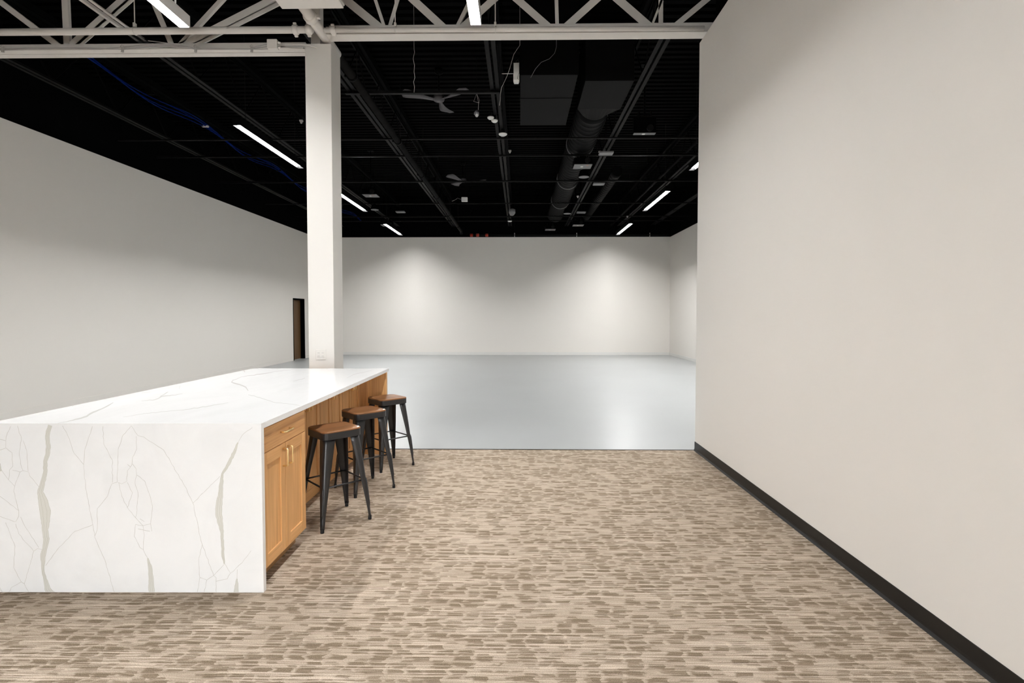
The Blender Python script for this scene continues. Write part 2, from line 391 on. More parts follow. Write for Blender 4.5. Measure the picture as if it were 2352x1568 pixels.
thick = [
 [(402,92,28),(385,140,30),(380,200,30),(388,270,34),(380,330,30),(362,380,28),(362,470,30),(340,560,35),(322,630,45),(345,700,72),(362,780,84),(365,860,66),(360,930,44),(372,1000,44),(358,1080,34),(345,1130,40),(345,1200,24),(345,1260,18),(360,1320,24),(380,1400,44),(420,1470,70)],
 [(1183,1155,5),(1200,1220,28),(1208,1300,32),(1212,1400,44),(1212,1470,40)],
 [(1905,230,4),(1875,310,22),(1830,400,22),(1780,480,14),(1772,560,26),(1765,640,34),(1755,720,48),(1750,800,50),(1765,880,38),(1778,960,20),(1782,1060,20),(1785,1140,20),(1795,1200,6)],
 [(1897,1320,6),(1893,1380,24),(1890,1470,44)], [(-12,400,26),(8,460,5)]]
hair = [[(85,100),(50,185),(45,270),(95,310),(103,420),(75,450),(70,525)],[(0,203),(45,215)],[(0,290),(45,275)],[(140,95),(172,205),(155,300),(165,400),(185,455),(228,465),(240,500),(318,590)],[(185,215),(215,300),(225,460)],[(0,430),(70,530),(118,580),(110,620),(150,775),(150,820),(125,865),(70,845),(0,820)],[(0,660),(150,775)],[(160,465),(140,520),(118,580)],[(100,450),(160,465),(185,455)],[(165,825),(200,900),(310,1070)],[(125,880),(150,960),(270,1100),(300,1078),(335,1085)],[(270,1100),(195,1360),(250,1470)],[(45,870),(120,1060),(110,1230),(170,1345),(195,1360)],[(60,1465),(90,1390),(170,1345)],[(0,1390),(20,1440)],[(500,95),(555,200),(590,310),(670,405)],[(740,100),(680,280),(670,405),(685,590),(740,870),(760,990),(840,1170),(925,1460)],[(825,100),(830,240),(900,370),(900,550)],[(365,1215),(460,1085),(600,940),(745,885)],[(760,975),(778,930),(778,760),(860,660),(895,560),(940,545),(945,290),(985,170),(1050,95),(1105,175),(1150,185),(1310,290),(1480,580),(1545,715),(1610,1020),(1710,1295)],[(1090,180),(1095,280),(1060,350),(1055,410),(1020,455),(1015,540),(975,560),(945,550)],[(1060,400),(1090,440),(1095,490),(1080,550),(1105,630),(1095,800),(1085,830)],[(1095,490),(1160,540),(1195,640),(1222,740),(1205,880),(1215,940)],[(950,550),(975,660),(1020,750),(1085,830),(1145,895),(1205,880)],[(1020,550),(1060,630),(1020,750)],[(1085,885),(1075,980),(1120,1070),(1145,1085)],[(1145,895),(1155,970),(1148,1090),(1183,1155)],[(1085,885),(1145,895)],[(2020,110),(1940,170),(1905,230)],[(1760,500),(1545,715)],[(1620,1040),(1590,1180),(1600,1310),(1575,1460)],[(1600,1310),(1655,1330),(1710,1295),(1730,1310),(1730,1460)],[(1655,1330),(1630,1460)],[(1710,1295),(1800,1200),(1845,1275),(1890,1235),(1940,1190),(2010,1095)],[(1730,1340),(1820,1320),(1845,1275)],[(1900,1245),(1897,1320)],[(1105,920),(1150,930),(1200,940)],[(1120,840),(1155,862)],[(1020,405),(1045,425)]]
lx0, lx1, ly0, ly1 = IX0 - org.x, IX1 - org.x, IY0 - org.y, IY1 - org.y
b = MB(); b.loft([[Vector((x, *q)) for q in ((ly0, 0), (ly0 + ST, 0), (ly0 + ST, IZ - ST), (ly0, IZ))] for x in (lx0, lx1)], 'quartz')
for h_ in hair:
    dark = rs.random()
    ribbon(b, [(q[0], q[1], rs.uniform(.55, 1.0)) for q in refine(c5(h_), .9, 7)], 'front', 'vein_line')
for t_ in thick:
    base = refine(c5(t_), .7, 5)
    outer = [(q[0], q[1], q[2] + .8 + rs.uniform(-.4, .6)) for q in base]
    ribbon(b, outer, 'front', 'vein_edge', .0001)
    ribbon(b, [(q[0], q[1], max(.2, q[2] - 1.2)) for q in outer], 'front', 'vein_fill', .0002)
    if len(t_) > 4:
        for s_ in (-.22, .18):
            ribbon(b, [(q[0] + q[2] * s_ + rs.uniform(-.3, .3), q[1], .5 if q[2] > 4 else .15) for q in base], 'front', 'vein_edge', .0003)
b.build('waterfall_panel', wt)
b = MB(); b.loft([[Vector((x, *q)) for q in ((ly0 + .0004, IZ), (ly0 + ST, IZ - ST), (ly1, IZ - ST), (ly1, IZ))] for x in (lx0, lx1)], 'quartz')
S6 = 1 / 2.613
top = [[(300,402,6),(320,400,3),(400,388,4),(470,370,10),(520,355,12),(560,330,12),(610,310,8),(650,290,9),(680,272,4)],[(850,262,2),(930,255,5),(970,235,7),(1050,228,4),(1095,220,2)],[(960,235,3),(1000,213,6),(1010,208,2)],[(740,358,1.5),(900,335,3),(1080,318,3),(1200,302,5),(1300,285,4),(1370,272,2)],[(1470,90,6),(1462,80,5),(1450,72,2)],[(1400,135,4),(1390,150,10),(1440,165,9),(1475,180,9),(1490,202,5)],[(1400,138,4),(1450,118,2.5),(1560,102,6),(1640,88,2.5),(1800,68,1.5)],[(1490,225,3),(1560,243,4),(1640,270,3),(1800,290,2.5)],[(1760,145,2),(1830,125,3)],[(2080,125,2),(2120,105,3),(2230,80,2)],[(1075,190,2),(1080,172,2)],[(850,215,1.5),(900,208,1.5)],[(410,290,2),(430,298,2)]]
for t_ in top:
    ribbon(b, [(q[0] * S6, 820 + q[1] * S6, q[2] * S6 * .8) for q in refine(t_, 2, 16)], 'top', 'vein_top')
b.build('top_slab', wt)

CZ = IZ - ST                     # underside of the slab
def handle(b, p0, p1, out, L=.03, r=.0045):
    p0, p1, out = Vector(p0), Vector(p1), Vector(out); u = (p1 - p0).normalized(); k = .007
    pts = [p0, p0 + out * (L - k)] + [p0 + out * (L - k) + out * k * math.sin(a) + u * k * (1 - math.cos(a)) for a in (.4, .8, 1.2, 1.57)]
    pts += [p1 + out * (L - k) + out * k * math.sin(a) - u * k * (1 - math.cos(a)) for a in (1.57, 1.2, .8, .4)] + [p1 + out * (L - k), p1]
    b.tube(pts, r, 'brass', 10)
def shaker(b, x, y0, y1, z0, z1, st=.062, rt=.072, th=.019):
    """shaker front whose face looks along +x at x"""
    b.box(x - th, x, y0, y0 + st, z0, z1, 'wood_v', .0012, 1); b.box(x - th, x, y1 - st, y1, z0, z1, 'wood_v', .0012, 1)
    b.box(x - th, x, y0 + st, y1 - st, z1 - rt, z1, 'wood_h', .0012, 1); b.box(x - th, x, y0 + st, y1 - st, z0, z0 + rt, 'wood_h', .0012, 1)
    b.box(x - th + .003, x - .009, y0 + st, y1 - st, z0 + rt, z1 - rt, 'wood_v')
OUT = (1, 0, 0)
# near cabinet: drawer over two doors
FX = -1.412; y0, y1 = IY0 + ST, 3.535
o = Vector((FX, (y0 + y1) / 2, 0)); w2 = (y1 - y0) / 2
cab = thing('drawer_cabinet', RI @ o, 'wooden island cabinet with one drawer above two doors, next to the waterfall end', 'cabinet', rz=IR)
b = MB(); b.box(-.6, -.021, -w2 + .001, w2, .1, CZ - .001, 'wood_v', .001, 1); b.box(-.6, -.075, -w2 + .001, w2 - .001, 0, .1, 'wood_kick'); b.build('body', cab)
g = .0015
b = MB(); b.box(-.019, 0, -w2 + .003, w2 - .001, .765, .904, 'wood_h', .0015, 1); dr = b.build('drawer', cab)
b = MB(); handle(b, (0, -.06, .838), (0, .06, .838), OUT); b.build('handle', dr)
for a, c, hy_ in ((-w2 + .003, -g, -.034), (g, w2 - .001, .034)):
    b = MB(); shaker(b, 0, a, c, .1, .761); dd = b.build('door', cab)
    b = MB(); handle(b, (0, hy_, .625), (0, hy_, .73), OUT); b.build('handle', dd)
# recessed cabinets under the overhang
RX = -1.70
names = ['recessed wooden island cabinet behind the nearest stool', 'recessed wooden island cabinet behind the middle stool', 'recessed wooden island cabinet at the far end of the island']
first = None
for k, lab in enumerate(names):
    ya = 3.99 + .6 * k
    o = Vector((RX, ya + .3, 0))
    if first is None:
        first = thing('base_cabinet', RI @ o, lab, 'cabinet', 'recessed cabinets under the worktop overhang', rz=IR)
        b = MB(); b.box(-.58, -.035, -.2995, .2995, 0, CZ - .001, 'wood_v'); b.box(-.021, -.004, -.2995, .2995, 0, .085, 'wood_h', .001, 1); b.build('body', first)
        for a, c, hy_ in ((-.296, -.004, -.034), (.004, .296, .034)):
            b = MB(); shaker(b, 0, a, c, .09, CZ - .012); dd = b.build('door', first)
            b = MB(); handle(b, (0, hy_ , .762), (0, hy_, .885), OUT, .036); b.build('handle', dd)
    else: dup(first, RI @ o, lab)
b = MB(); o = Vector((RX, 3.76, 0)); b.box(-.58, -.004, -.225, .2295, 0, CZ - .001, 'wood_v')
tag(b.build('filler_panel', loc=RI @ o, rz=IR), 'plain wooden filler between drawer cabinet and recessed cabinets', 'panel')
b = MB(); o = Vector(((IX0 + IX1) / 2, 5.815, 0)); b.box(IX0 + .03 - o.x, IX1 - .012 - o.x, -.0245, .022, 0, CZ - .001, 'wood_v', .0015, 1)
tag(b.build('end_panel', loc=RI @ o, rz=IR), 'upright wooden end panel closing the far end of the island', 'panel')
b = MB(); o = Vector((IX0 + .045, 4.35, 0)); b.box(-.012, .012, IY0 + ST - o.y, 5.79 - o.y, 0, CZ - .001, 'wood_v', .001, 1)
tag(b.build('back_panel', loc=RI @ o, rz=IR), 'wooden back panel of the island, facing the left wall', 'panel')

# ------------------------------------------------------------------ stools
def rsq(h, r, n=6, z=0.0):      # rounded square outline
    out = []
    for q in range(4):
        cx, cy = ((h - r), (h - r), -(h - r), -(h - r))[q], ((h - r), -(h - r), -(h - r), (h - r))[q]
        a0 = (90, 0, -90, -180)[q]
        for k in range(n + 1):
            a = math.radians(a0 - 90 * k / n); out.append(Vector((cx + r * math.cos(a), cy + r * math.sin(a), z)))
    return out
SH = .705
def leg_mesh(sx, sy):
    b = MB(); rings = []; N = 16
    for k in range(N + 1):
        t = k / N; z = (SH - .062) * (1 - t) + .022 * t
        cpos = .138 + (.197 - .138) * t + .004 * math.sin(math.pi * t)          # outer corner distance along x and y
        wd = .082 * (1 - t) ** .8 + .023 * t ** .5 if t < 1 else .023
        wd = max(.023, .080 - .060 * t)
        if t > .88: wd = .023 + (.0272 - .023) * (1 - t) / .12
        r = min(.024, wd * .55); th = .004; ring = []
        outer = [(-wd, 0)] + [(-r + r * math.sin(a), -r + r * math.cos(a)) for a in [math.pi / 2 * j / 5 for j in range(6)]] + [(0, -wd)]
        inner = [(-th, -wd)] + [(-r + (r - th) * math.sin(a), -r + (r - th) * math.cos(a)) for a in [math.pi / 2 * j / 5 for j in range(5, -1, -1)]] + [(-wd, -th)]
        for x, y in outer + inner: ring.append(Vector((sx * (cpos + x), sy * (cpos + y), z)))
        rings.append(ring)
    b.loft(rings, 'stool', True, True)
    # pressed rib down the lower corner
    pts = []
    for k in range(9):
        t = .52 + .36 * k / 8; z = (SH - .062) * (1 - t) + .022 * t; cpos = .138 + .059 * t + .004 * math.sin(math.pi * t)
        pts.append(Vector((sx * (cpos - .0055), sy * (cpos - .0055), z)))
    b.tube(pts, [.002] + [.0065] * 7 + [.002], 'stool', 8)
    return b
st = thing('bar_stool', (-1.40, 3.93, 0), 'black metal stool with brown wooden seat, nearest of the three', 'stool', 'bar stools along the island', math.radians(45))
b = MB(); hs = .148
b.loft([rsq(hs + .001, .046, 6, SH - .013), rsq(hs + .0042, .047, 6, SH - .0115), rsq(hs + .0042, .047, 6, SH - .005), rsq(hs - .001, .045, 6, SH), rsq(hs - .03, .04, 6, SH - .001)], 'seat', True, False); b.build('seat', st)
b = MB()
b.loft([rsq(hs + .003, .046, 6, SH - .0125), rsq(hs + .0045, .047, 6, SH - .016), rsq(hs + .004, .047, 6, SH - .06), rsq(hs + .001, .046, 6, SH - .062), rsq(hs - .003, .043, 6, SH - .06), rsq(hs - .003, .043, 6, SH - .0145), rsq(hs + .001, .045, 6, SH - .0135), rsq(hs + .003, .046, 6, SH - .0125)], 'stool', False, False)
b.build('seat_frame', st)
for sx, sy in ((1, 1), (1, -1), (-1, -1), (-1, 1)):
    lg = leg_mesh(sx, sy).build('leg', st)
    b = MB(); b.lathe([(.0115, 0), (.0135, .003), (.013, .012), (.0115, .03), (.010, .034)], 'rubber', (sx * .186, sy * .186, 0), seg=14); b.build('foot_cap', lg)
zc = .305; cc = .150 + .0
t_ = 1 - (zc - .022) / (SH - .084); cc = .138 + .059 * t_ - .010
for (ax, ay), (bx, by) in (((1, 1), (1, -1)), ((1, -1), (-1, -1)), ((-1, -1), (-1, 1)), ((-1, 1), (1, 1))):
    b = MB(); b.tube([(ax * cc, ay * cc, zc), (bx * cc, by * cc, zc)], .0065, 'stool', 8); b.build('foot_rail', st)
# paper tag corner on the nearer two seats
far = dup(st, (-1.36, 5.36, 0), 'black metal stool with brown wooden seat, farthest of the three')
b = MB(); q = [(hs - .006, -hs + .050), (hs - .004, -hs + .034), (hs - .010, -hs + .020), (hs - .022, -hs + .009), (hs - .036, -hs + .006), (hs - .028, -hs + .026)]
b.loft([[Vector((x, y, SH - .002)) for x, y in q], [Vector((x, y, SH + .0012)) for x, y in q]], 'white_plastic'); b.build('corner_protector', st)['label'] = 'white corner wrap on the seat'
dup(st, (-1.39, 4.65, 0), 'black metal stool with brown wooden seat, middle of the three')

# ------------------------------------------------------------------ lamps
def lamp(x, y0, y1, z, label, near, group):
    L = (y1 - y0) / 2
    o = thing('linear_ceiling_lamp', (x, (y0 + y1) / 2, z), label, 'ceiling lamp', group)
    hm = 'lamp_white' if near else 'joist_dark'
    b = MB(); b.box(-.056, -.050, -L, L, 0, .115, hm); b.box(.050, .056, -L, L, 0, .115, hm); b.box(-.05, .05, -L, L, .109, .115, hm)
    for s in (-1, 1): b.box(-.056, .056, s * L - .003, s * L + .003, 0, .115, hm)
    b.build('housing', o)
    b = MB(); b.box(-.0495, .0495, -L + .004, L - .004, .041, .051, 'lens_near' if near else 'lens_hall'); b.build('lens', o)
    for s in (-1, 1):
        b = MB(); yy = s * (L - .25)
        wm = 'wire' if near else 'joist'; b.tube([(0, yy, .115), (0, yy, ZD - z)], .003, wm, 6); b.tube([(-.045, yy, .115), (0, yy, .2), (.045, yy, .115)], .002, wm, 6)
        b.build('hanging_wire', o)
    return o
lamps = []
G1 = 'linear lamps over the carpeted area'; G2 = 'linear lamps in the hall'
a = lamp(-3.45, 3.03, 5.47, 4.5, 'white linear ceiling lamp at top left, in front of the left truss', True, G1)
b = MB(); b.tube([(.02, .95, .115), (.03, .97, .3), (-.01, .93, .7), (.0, .9, 1.27)], .006, 'orange', 6); b.build('cord', a)
b = MB(); b.tube([(.05, 1.0, .115), (.06, 1.0, .5), (.05, 1.0, 1.27)], .009, 'white_plastic', 8); b.build('conduit', a)
dup_l = [(-.45, 4.25, 'white linear ceiling lamp at top centre, in front of the right truss'),
         (-.45, -1.3, 'added white linear ceiling lamp, hung unseen behind the camera'),  # this lamp and the next are unseen, added for light from the front
         (-.45, -4.9, 'added white linear ceiling lamp, unseen near the wall behind the camera, right row')]
proto = None
for x, yc, lab in dup_l:
    if proto is None: proto = lamp(x, yc - 1.22, yc + 1.22, 4.5, lab, True, G1)
    else: dup(proto, (x, yc, 4.5), lab)
hl = lamp(-4.05, 7.56, 9.78, 4.25, 'long lit hall lamp left of the column, nearest of the left row', False, G2)
for x, yc, lab in ((-4.05, 12.78, 'lit hall lamp just right of the column, second of the left row'), (-4.05, 16.93, 'small lit hall lamp farthest in the left row near the back wall'),
                   (3.22, 8.92, 'lit hall lamp half hidden by the right partition wall'), (3.25, 12.80, 'lit hall lamp in the middle of the right row'), (3.31, 16.95, 'small lit hall lamp farthest in the right row near the back wall')):
    dup(hl, (x, yc, 4.25), lab)

# ------------------------------------------------------------------ girder trusses at the edge of the carpet
ZT = ZD - .02
def member(par, p, q, wd, m='steel_white', lip=.05, flip=False, Y=6.05, name='diagonal', ext=True):
    A = P(p[0], p[1], Y=Y); B = P(q[0], q[1], Y=Y)
    if ext: t = (5.62 - A.z) / (B.z - A.z); B = A + (B - A) * t
    k = wd / F * Y; pr = Lprof(k, lip)
    if flip: pr = [(-a_, c_) for a_, c_ in pr]
    b = MB(); b.bar(A - par.location, B - par.location, pr, m); return b.build(name, par)
def boxes(par, name, lst, m='steel_white'):
    b = MB()
    for q in lst: b.box(*q, m, .0015, 1)
    return b.build(name, par)
tl = thing('roof_truss', (-5.12, 6.06, 4.53), 'white painted steel truss from left wall to column', 'truss')
x0, x1 = XL + 5.12, CXL + 5.12 - .002
b = MB()
b.box(x0, x1, -.09, -.006, 0, .007, 'steel_white'); b.box(x0, x1, .006, .09, 0, .007, 'steel_white')
b.box(x0, x1, -.013, -.006, .007, .105, 'steel_white'); b.box(x0, x1, .006, .013, .007, .105, 'steel_white')
b.box(x0, x1, -.09, -.083, .007, .012, 'steel_white'); b.build('bottom_chord', tl)
boxes(tl, 'top_chord', [(x0, x1, -.09, -.004, 1.09, 1.10), (x0, x1, .004, .09, 1.09, 1.10), (x0, x1, -.013, -.004, .99, 1.09), (x0, x1, .004, .013, .99, 1.09)])
for p, q, wd, fl, lp in (((136, 107), (2, 6), 12, False, .05), ((153, 107), (148, 0), 14, False, .04), ((158, 110), (282, 0), 19, False, .03), ((172, 110), (298, 0), 12, True, .07),
                 ((398, 112), (350, 0), 12, True, .05), ((412, 102), (506, 0), 9, False, .04), ((412, 108), (640, -8), 18, False, .03), ((430, 112), (660, -4), 10, True, .08)):
    member(tl, p, q, wd, flip=fl, lip=lp)
for q in ((-60, 107), (0, 107)): pass
tr = thing('roof_truss', (1.8, 6.0, 4.655), 'white painted steel truss from column to right partition wall', 'truss')
x0, x1 = CXR - 1.8 - .02, XFR - 1.8
b = MB(); b.box(x0, x1, -.075, .075, 0, .008, 'steel_white'); b.box(x0, x1, -.075, -.067, .008, .085, 'steel_white')
b.box(x0, x1, -.067, -.02, .077, .085, 'steel_white'); b.box(x0, x1, .02, .028, .008, .15, 'steel_white'); b.box(x0, x1, .067, .075, .008, .085, 'steel_white'); b.build('bottom_chord', tr)
boxes(tr, 'top_chord', [(x0, x1, -.075, .075, .965, .975), (x0, x1, -.075, -.067, .88, .965), (x0, x1, .067, .075, .88, .965)])
for p, q, wd, fl, lp in (((878, 68), (795, 0), 18, False, .07), ((884, 66), (862, 0), 7, False, .03), ((892, 70), (913, 0), 8, True, .03), ((1026, 70), (950, 0), 17, False, .07),
                 ((1046, 68), (1080, 0), 8, False, .03), ((1054, 70), (1132, 0), 16, True, .07), ((1272, 72), (1190, 0), 16, False, .06), ((1280, 68), (1278, 0), 8, False, .03),
                 ((1288, 72), (1368, 0), 16, True, .06), ((1508, 75), (1422, 0), 18, False, .07), ((1518, 72), (1518, 0), 10, False, .04), ((1500, 52), (1520, 0), 5, False, .03),
                 ((1530, 76), (1622, 0), 12, True, .05), ((1770, 76), (1660, -20), 12, False, .05)):
    member(tr, p, q, wd, flip=fl, lip=lp, Y=6.03)
# white cross pipes and the main running down the hall
MX, MZ = -2.205, 4.68
mp_ = thing('sprinkler_main', (MX, 5.3, MZ), 'thick sprinkler main over the column, white near and black down the hall', 'pipe')
b = MB(); b.tube([(0, .0, 0), (0, 1.12, 0)], .055, 'steel_white', 20)
b.build('white_section', mp_)
b = MB(); b.tube([(0, 1.12, 0), (0, 14.55, 0), (0, 14.62, -.02), (0, 14.66, -.1)], .055, 'joist', 20); b.build('black_section', mp_)['label'] = 'black painted length of pipe'
for yy in (.48, ): 
    b = MB(); b.lathe([(.06, -.035), (.072, -.03), (.072, .03), (.06, .035)], 'steel_white', (0, yy - .16, 0), (0, 1, 0), 20); b.box(.066, .1, yy - .18, yy - .14, -.02, .02, 'steel_white', .004, 1); b.build('coupling', mp_)
for yy in (1.7, 4.3, 6.6, 8.8, 11.2, 13.4):
    b = MB(); b.lathe([(.056, -.03), (.068, -.025), (.068, .025), (.056, .03)], 'joist_dark', (0, yy, 0), (0, 1, 0), 20); b.box(-.1, -.062, yy - .02, yy + .02, -.015, .015, 'joist_dark', .003, 1)
    b.tube([(0, yy + .2, .05), (0, yy + .2, ZD - MZ)], .006, 'joist', 6); b.build('coupling', mp_)
def crosspipe(xa, xb, y, za, zb, r, label, cps, hangers):
    o = thing('sprinkler_pipe', ((xa + xb) / 2, y, (za + zb) / 2), label, 'pipe'); c = (xa + xb) / 2; zc = (za + zb) / 2
    zz = lambda x: za + (zb - za) * (x - xa) / (xb - xa) - zc
    b = MB(); b.tube([(xa - c, 0, za - zc), (xb - c, 0, zb - zc)], r, 'steel_white', 18); b.build('pipe_run', o)
    for x in cps:
        b = MB(); b.lathe([(r + .003, -.03), (r + .013, -.024), (r + .013, .024), (r + .003, .03)], 'steel_white', (x - c, 0, zz(x)), (1, 0, 0), 18)
        for s in (-1, 1): b.box(x - c - .018, x - c + .018, -.012 - s * .02, .012 - s * .02, zz(x) + s * (r + .006), zz(x) + s * (r + .030), 'steel_white', .004, 1)
        b.build('coupling', o)
    for x in hangers:
        b = MB(); z0 = zz(x); b.tube([(x - c, 0, z0 + r), (x - c, 0, ZD - zc)], .005, 'steel_white', 8)
        b.tube([(x - c, (r + .004) * math.cos(t), z0 + (r + .004) * math.sin(t)) for t in [k * math.pi / 8 for k in range(17)]], .004, 'steel_white', 6, False)
        b.box(x - c - .012, x - c + .012, -.018, .018, z0 + r + .005, z0 + r + .05, 'steel_white', .003, 1)
        b.build('hanger', o)
YP = 5.80
X_ = lambda px, Y: P(px, 80, Y=Y).x
crosspipe(XL, MX - .05, YP, 4.643, 4.643, .036, 'white sprinkler pipe across the left truss', (X_(679, YP), X_(709, YP)), (X_(310, YP), X_(60, YP) - 1.2))
crosspipe(MX + .05, XR, YP + .06, 4.668, 4.655, .026, 'thinner white sprinkler pipe across the right truss', (X_(761, YP),), (X_(905, YP), X_(1137, YP)))
# white joist extension in front
def near_joist():
    o = thing('joist_extension', (-4.6, 5.0, 4.87), 'pair of thin white steel angles running into the left truss', 'joist')
    b = MB()
    for s in (-1, 1): b.bar((s * .03, -1.9, 0), (s * .03, 1.45, 0), [(0, 0), (s * .035, 0), (s * .035, .005), (s * .005, .005), (s * .005, .035), (0, .035)][::s], 'steel_white', (0, 0, 1))
    b.tube([(0, -1.9 + .0, .02)] + [(0, -1.9 + .42 * k, .02 if k % 2 == 0 else .85) for k in range(1, 8)] + [(0, 1.3, .88)], .008, 'steel_white', 6)
    b.build('chord', o)
near_joist()
# white box at the top of the column
bx = thing('ceiling_box', (-2.035, 4.92, 4.55), 'white painted box hanging above and in front of the column', 'box')
b = MB(); b.box(-.305, .305, -.33, .33, .0, .42, 'steel_white', .006, 2); b.box(-.312, .312, -.337, .337, .03, .05, 'steel_white', .002, 1); b.build('body', bx)
for sx in (-1, 1):
    for sy in (-1, 1):
        b = MB(); b.tube([(sx * .27, sy * .29, .42), (sx * .27, sy * .29, ZD - 4.55)], .005, 'steel_white', 8); b.build('hanger', bx)
# junction box and cables on the left truss chord
jb = thing('junction_box', tuple(P(627, 103, Y=5.93)), 'small white junction box on the left truss beside the column', 'box')
b = MB(); b.box(-.055, .055, -.03, .03, -.05, .05, 'steel_white', .003, 1); b.build('body', jb)
for sz in (-.03, .02):
    b = MB(); b.lathe([(.013, 0), (.013, .02), (.009, .03)], 'steel_white', (.055, 0, sz), (1, 0, 0), 10); b.build('connector', jb)
cb = thing('cable_run', (-5.1, 5.95, 4.6), 'pale cables clipped along the left truss bottom chord', 'cable')
loc = Vector((-5.1, 5.95, 4.6))
for pts in ([(0, 112), (60, 110), (170, 109), (285, 113), (380, 105), (450, 112), (570, 113), (590, 106), (617, 100)],
            [(0, 115), (120, 111), (230, 113), (350, 100), (400, 104), (450, 113), (570, 113), (617, 106)],
            [(340, 93), (380, 98), (450, 110), (600, 113), (617, 112)]):
    b = MB(); b.tube([P(x, y + .5, Y=5.955) - loc for x, y in refine(pts, .3, 30)], .0045, 'wire', 6); b.build('cable', cb)
for pts in ([(641, 104), (690, 102), (712, 104), (728, 111)], [(641, 111), (665, 111), (700, 113)]):
    b = MB(); b.tube([P(x, y, Y=5.955) - loc for x, y in pts], .006, 'steel_white', 6); b.build('cable', cb)
for px in (6, 281, 449, 578):
    b = MB(); q = P(px, 113, Y=5.95) - loc; b.box(q.x - .012, q.x + .012, -.008, .012, q.z - .035, q.z + .03, 'wire', .003, 1); b.tube([(q.x - .02, 0, q.z + .03), (q.x, -.01, q.z + .045), (q.x + .02, 0, q.z + .03), (q.x + .015, 0, q.z - .03), (q.x - .02, 0, q.z - .03)], .003, 'wire', 6); b.build('clip', cb)

# ------------------------------------------------------------------ hall ceiling: joists, bridging, pipes
ZJ = 4.87
def joist(x, label, ybright=6.2):
    o = thing('roof_joist', (x, 13.1, ZJ), label, 'joist', 'black open web joists running down the hall'); L = 6.85
    b = MB()
    for s in (-1, 1): b.bar((s * .017, -L, 0), (s * .017, L, 0), [(0, 0), (s * .052, 0), (s * .052, .006), (s * .006, .006), (s * .006, .055), (0, .055)][::s], 'joist', (0, 0, 1))
    b.build('bottom_chord', o)
    b = MB()
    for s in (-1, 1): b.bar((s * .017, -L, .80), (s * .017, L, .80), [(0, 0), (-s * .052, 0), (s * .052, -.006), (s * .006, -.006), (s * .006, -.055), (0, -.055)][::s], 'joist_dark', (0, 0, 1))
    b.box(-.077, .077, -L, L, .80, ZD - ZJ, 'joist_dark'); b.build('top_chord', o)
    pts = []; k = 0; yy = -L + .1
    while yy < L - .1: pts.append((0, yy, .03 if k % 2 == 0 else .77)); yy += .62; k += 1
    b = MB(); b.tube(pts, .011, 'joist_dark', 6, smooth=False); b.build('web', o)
    return o
jl = [(-6.72, 'black open web joist nearest the left wall'), (-4.6, 'black open web joist above the left row of lamps'), (-2.5, 'black open web joist just left of the thick black sprinkler main'),
      (-.37, 'black open web joist down the middle, between fans and the square duct'), (1.75, 'black open web joist right of the ducts'), (3.72, 'black open web joist above the right row of lamps')]
j0 = joist(*jl[0])
for x, lab in jl[1:]: dup(j0, (x, 13.1, ZJ), lab)
o = thing('conduit_bundle', (5.0, 13.1, ZJ + .05), 'black pipes side by side high near the right hall wall', 'pipe')
for s in (-.05, 0, .06):
    b = MB(); b.tube([(s, -6.8, 0), (s, 6.85, 0)], .018, 'joist', 8); b.build('pipe_run', o)
for yy in (-5, -2, 1, 4):
    b = MB(); b.tube([(0, yy, 0), (0, yy, ZD - ZJ)], .006, 'joist_dark', 6); b.box(-.09, .1, yy - .02, yy + .02, -.03, -.02, 'joist_dark'); b.build('hanger', o)
b = MB(); b.tube([(3.42, 6.3, ZJ + .02), (3.42, 19.9, ZJ + .02)], .03, 'joist_dark', 10)
tag(b.build('conduit'), 'dull black pipe beside the joist over the right lamps', 'pipe')
def cross(name, py, xa, xb, r, kind, label, z=None, cat='pipe'):
    Z = z or (ZJ - .03 if kind == 'pipe' else ZJ - .042)
    Y = P(1190, py, Z=Z).y
    b = MB(); c = (xa + xb) / 2
    if kind == 'pipe': b.tube([(xa - c, 0, 0), (xb - c, 0, 0)], r, 'joist', 10)
    else: b.bar((xa - c, 0, 0), (xb - c, 0, 0), [(0, 0), (r, 0), (r, .005), (.005, .005), (.005, r), (0, r)], 'joist', (0, 0, 1))
    tag(b.build(name, loc=(c, Y, Z)), label, cat); return Y
cross('support_channel', 216, -2.6, -.30, .06, 'bar', 'black steel channel crossing under the nearest ceiling fan', cat='channel')
cross('bridging_angle', 320, XL, XFR, .035, 'bar', 'nearest thin black bridging angle across the hall ceiling', cat='bridging')
cross('branch_pipe', 357, XL, XFR, .022, 'pipe', 'nearest thin black branch pipe across the hall ceiling')
cross('branch_pipe', 416, XL, XFR, .024, 'pipe', 'black branch pipe crossing above the second left lamp')
cross('bridging_angle', 468, XL, XFR, .03, 'bar', 'thin black bridging angle above the farthest lamps', cat='bridging')
cross('branch_pipe', 497, XL, XFR, .022, 'pipe', 'black branch pipe second from the back wall')
cross('bridging_angle', 508, XL, XFR, .035, 'bar', 'black bridging angle nearest the back wall', cat='bridging')
o = thing('wall_pipe', (1.6, 20.06, 4.55), 'black pipe along the top of the back wall with red end fittings', 'pipe')
b = MB(); b.tube([(-3.4, 0, 0), (4.0, 0, 0)], .032, 'joist', 12); b.build('pipe_run', o)
for x in (-3.43, -3.2, -2.85):
    b = MB(); b.lathe([(.03, -.06), (.06, -.05), (.06, .05), (.03, .06)], 'red', (x, -.03, .0), (1, 0, 0), 12); b.build('red_fitting', o)['label'] = 'red pipe fitting'
for x in (-1.8, .55, 3.3):
    b = MB(); b.box(x - .012, x + .012, -.03, .03, -.06, .08, 'wire'); b.tube([(x, 0, .08), (x, 0, ZD - 4.53)], .004, 'joist_dark', 6); b.build('hanger', o)

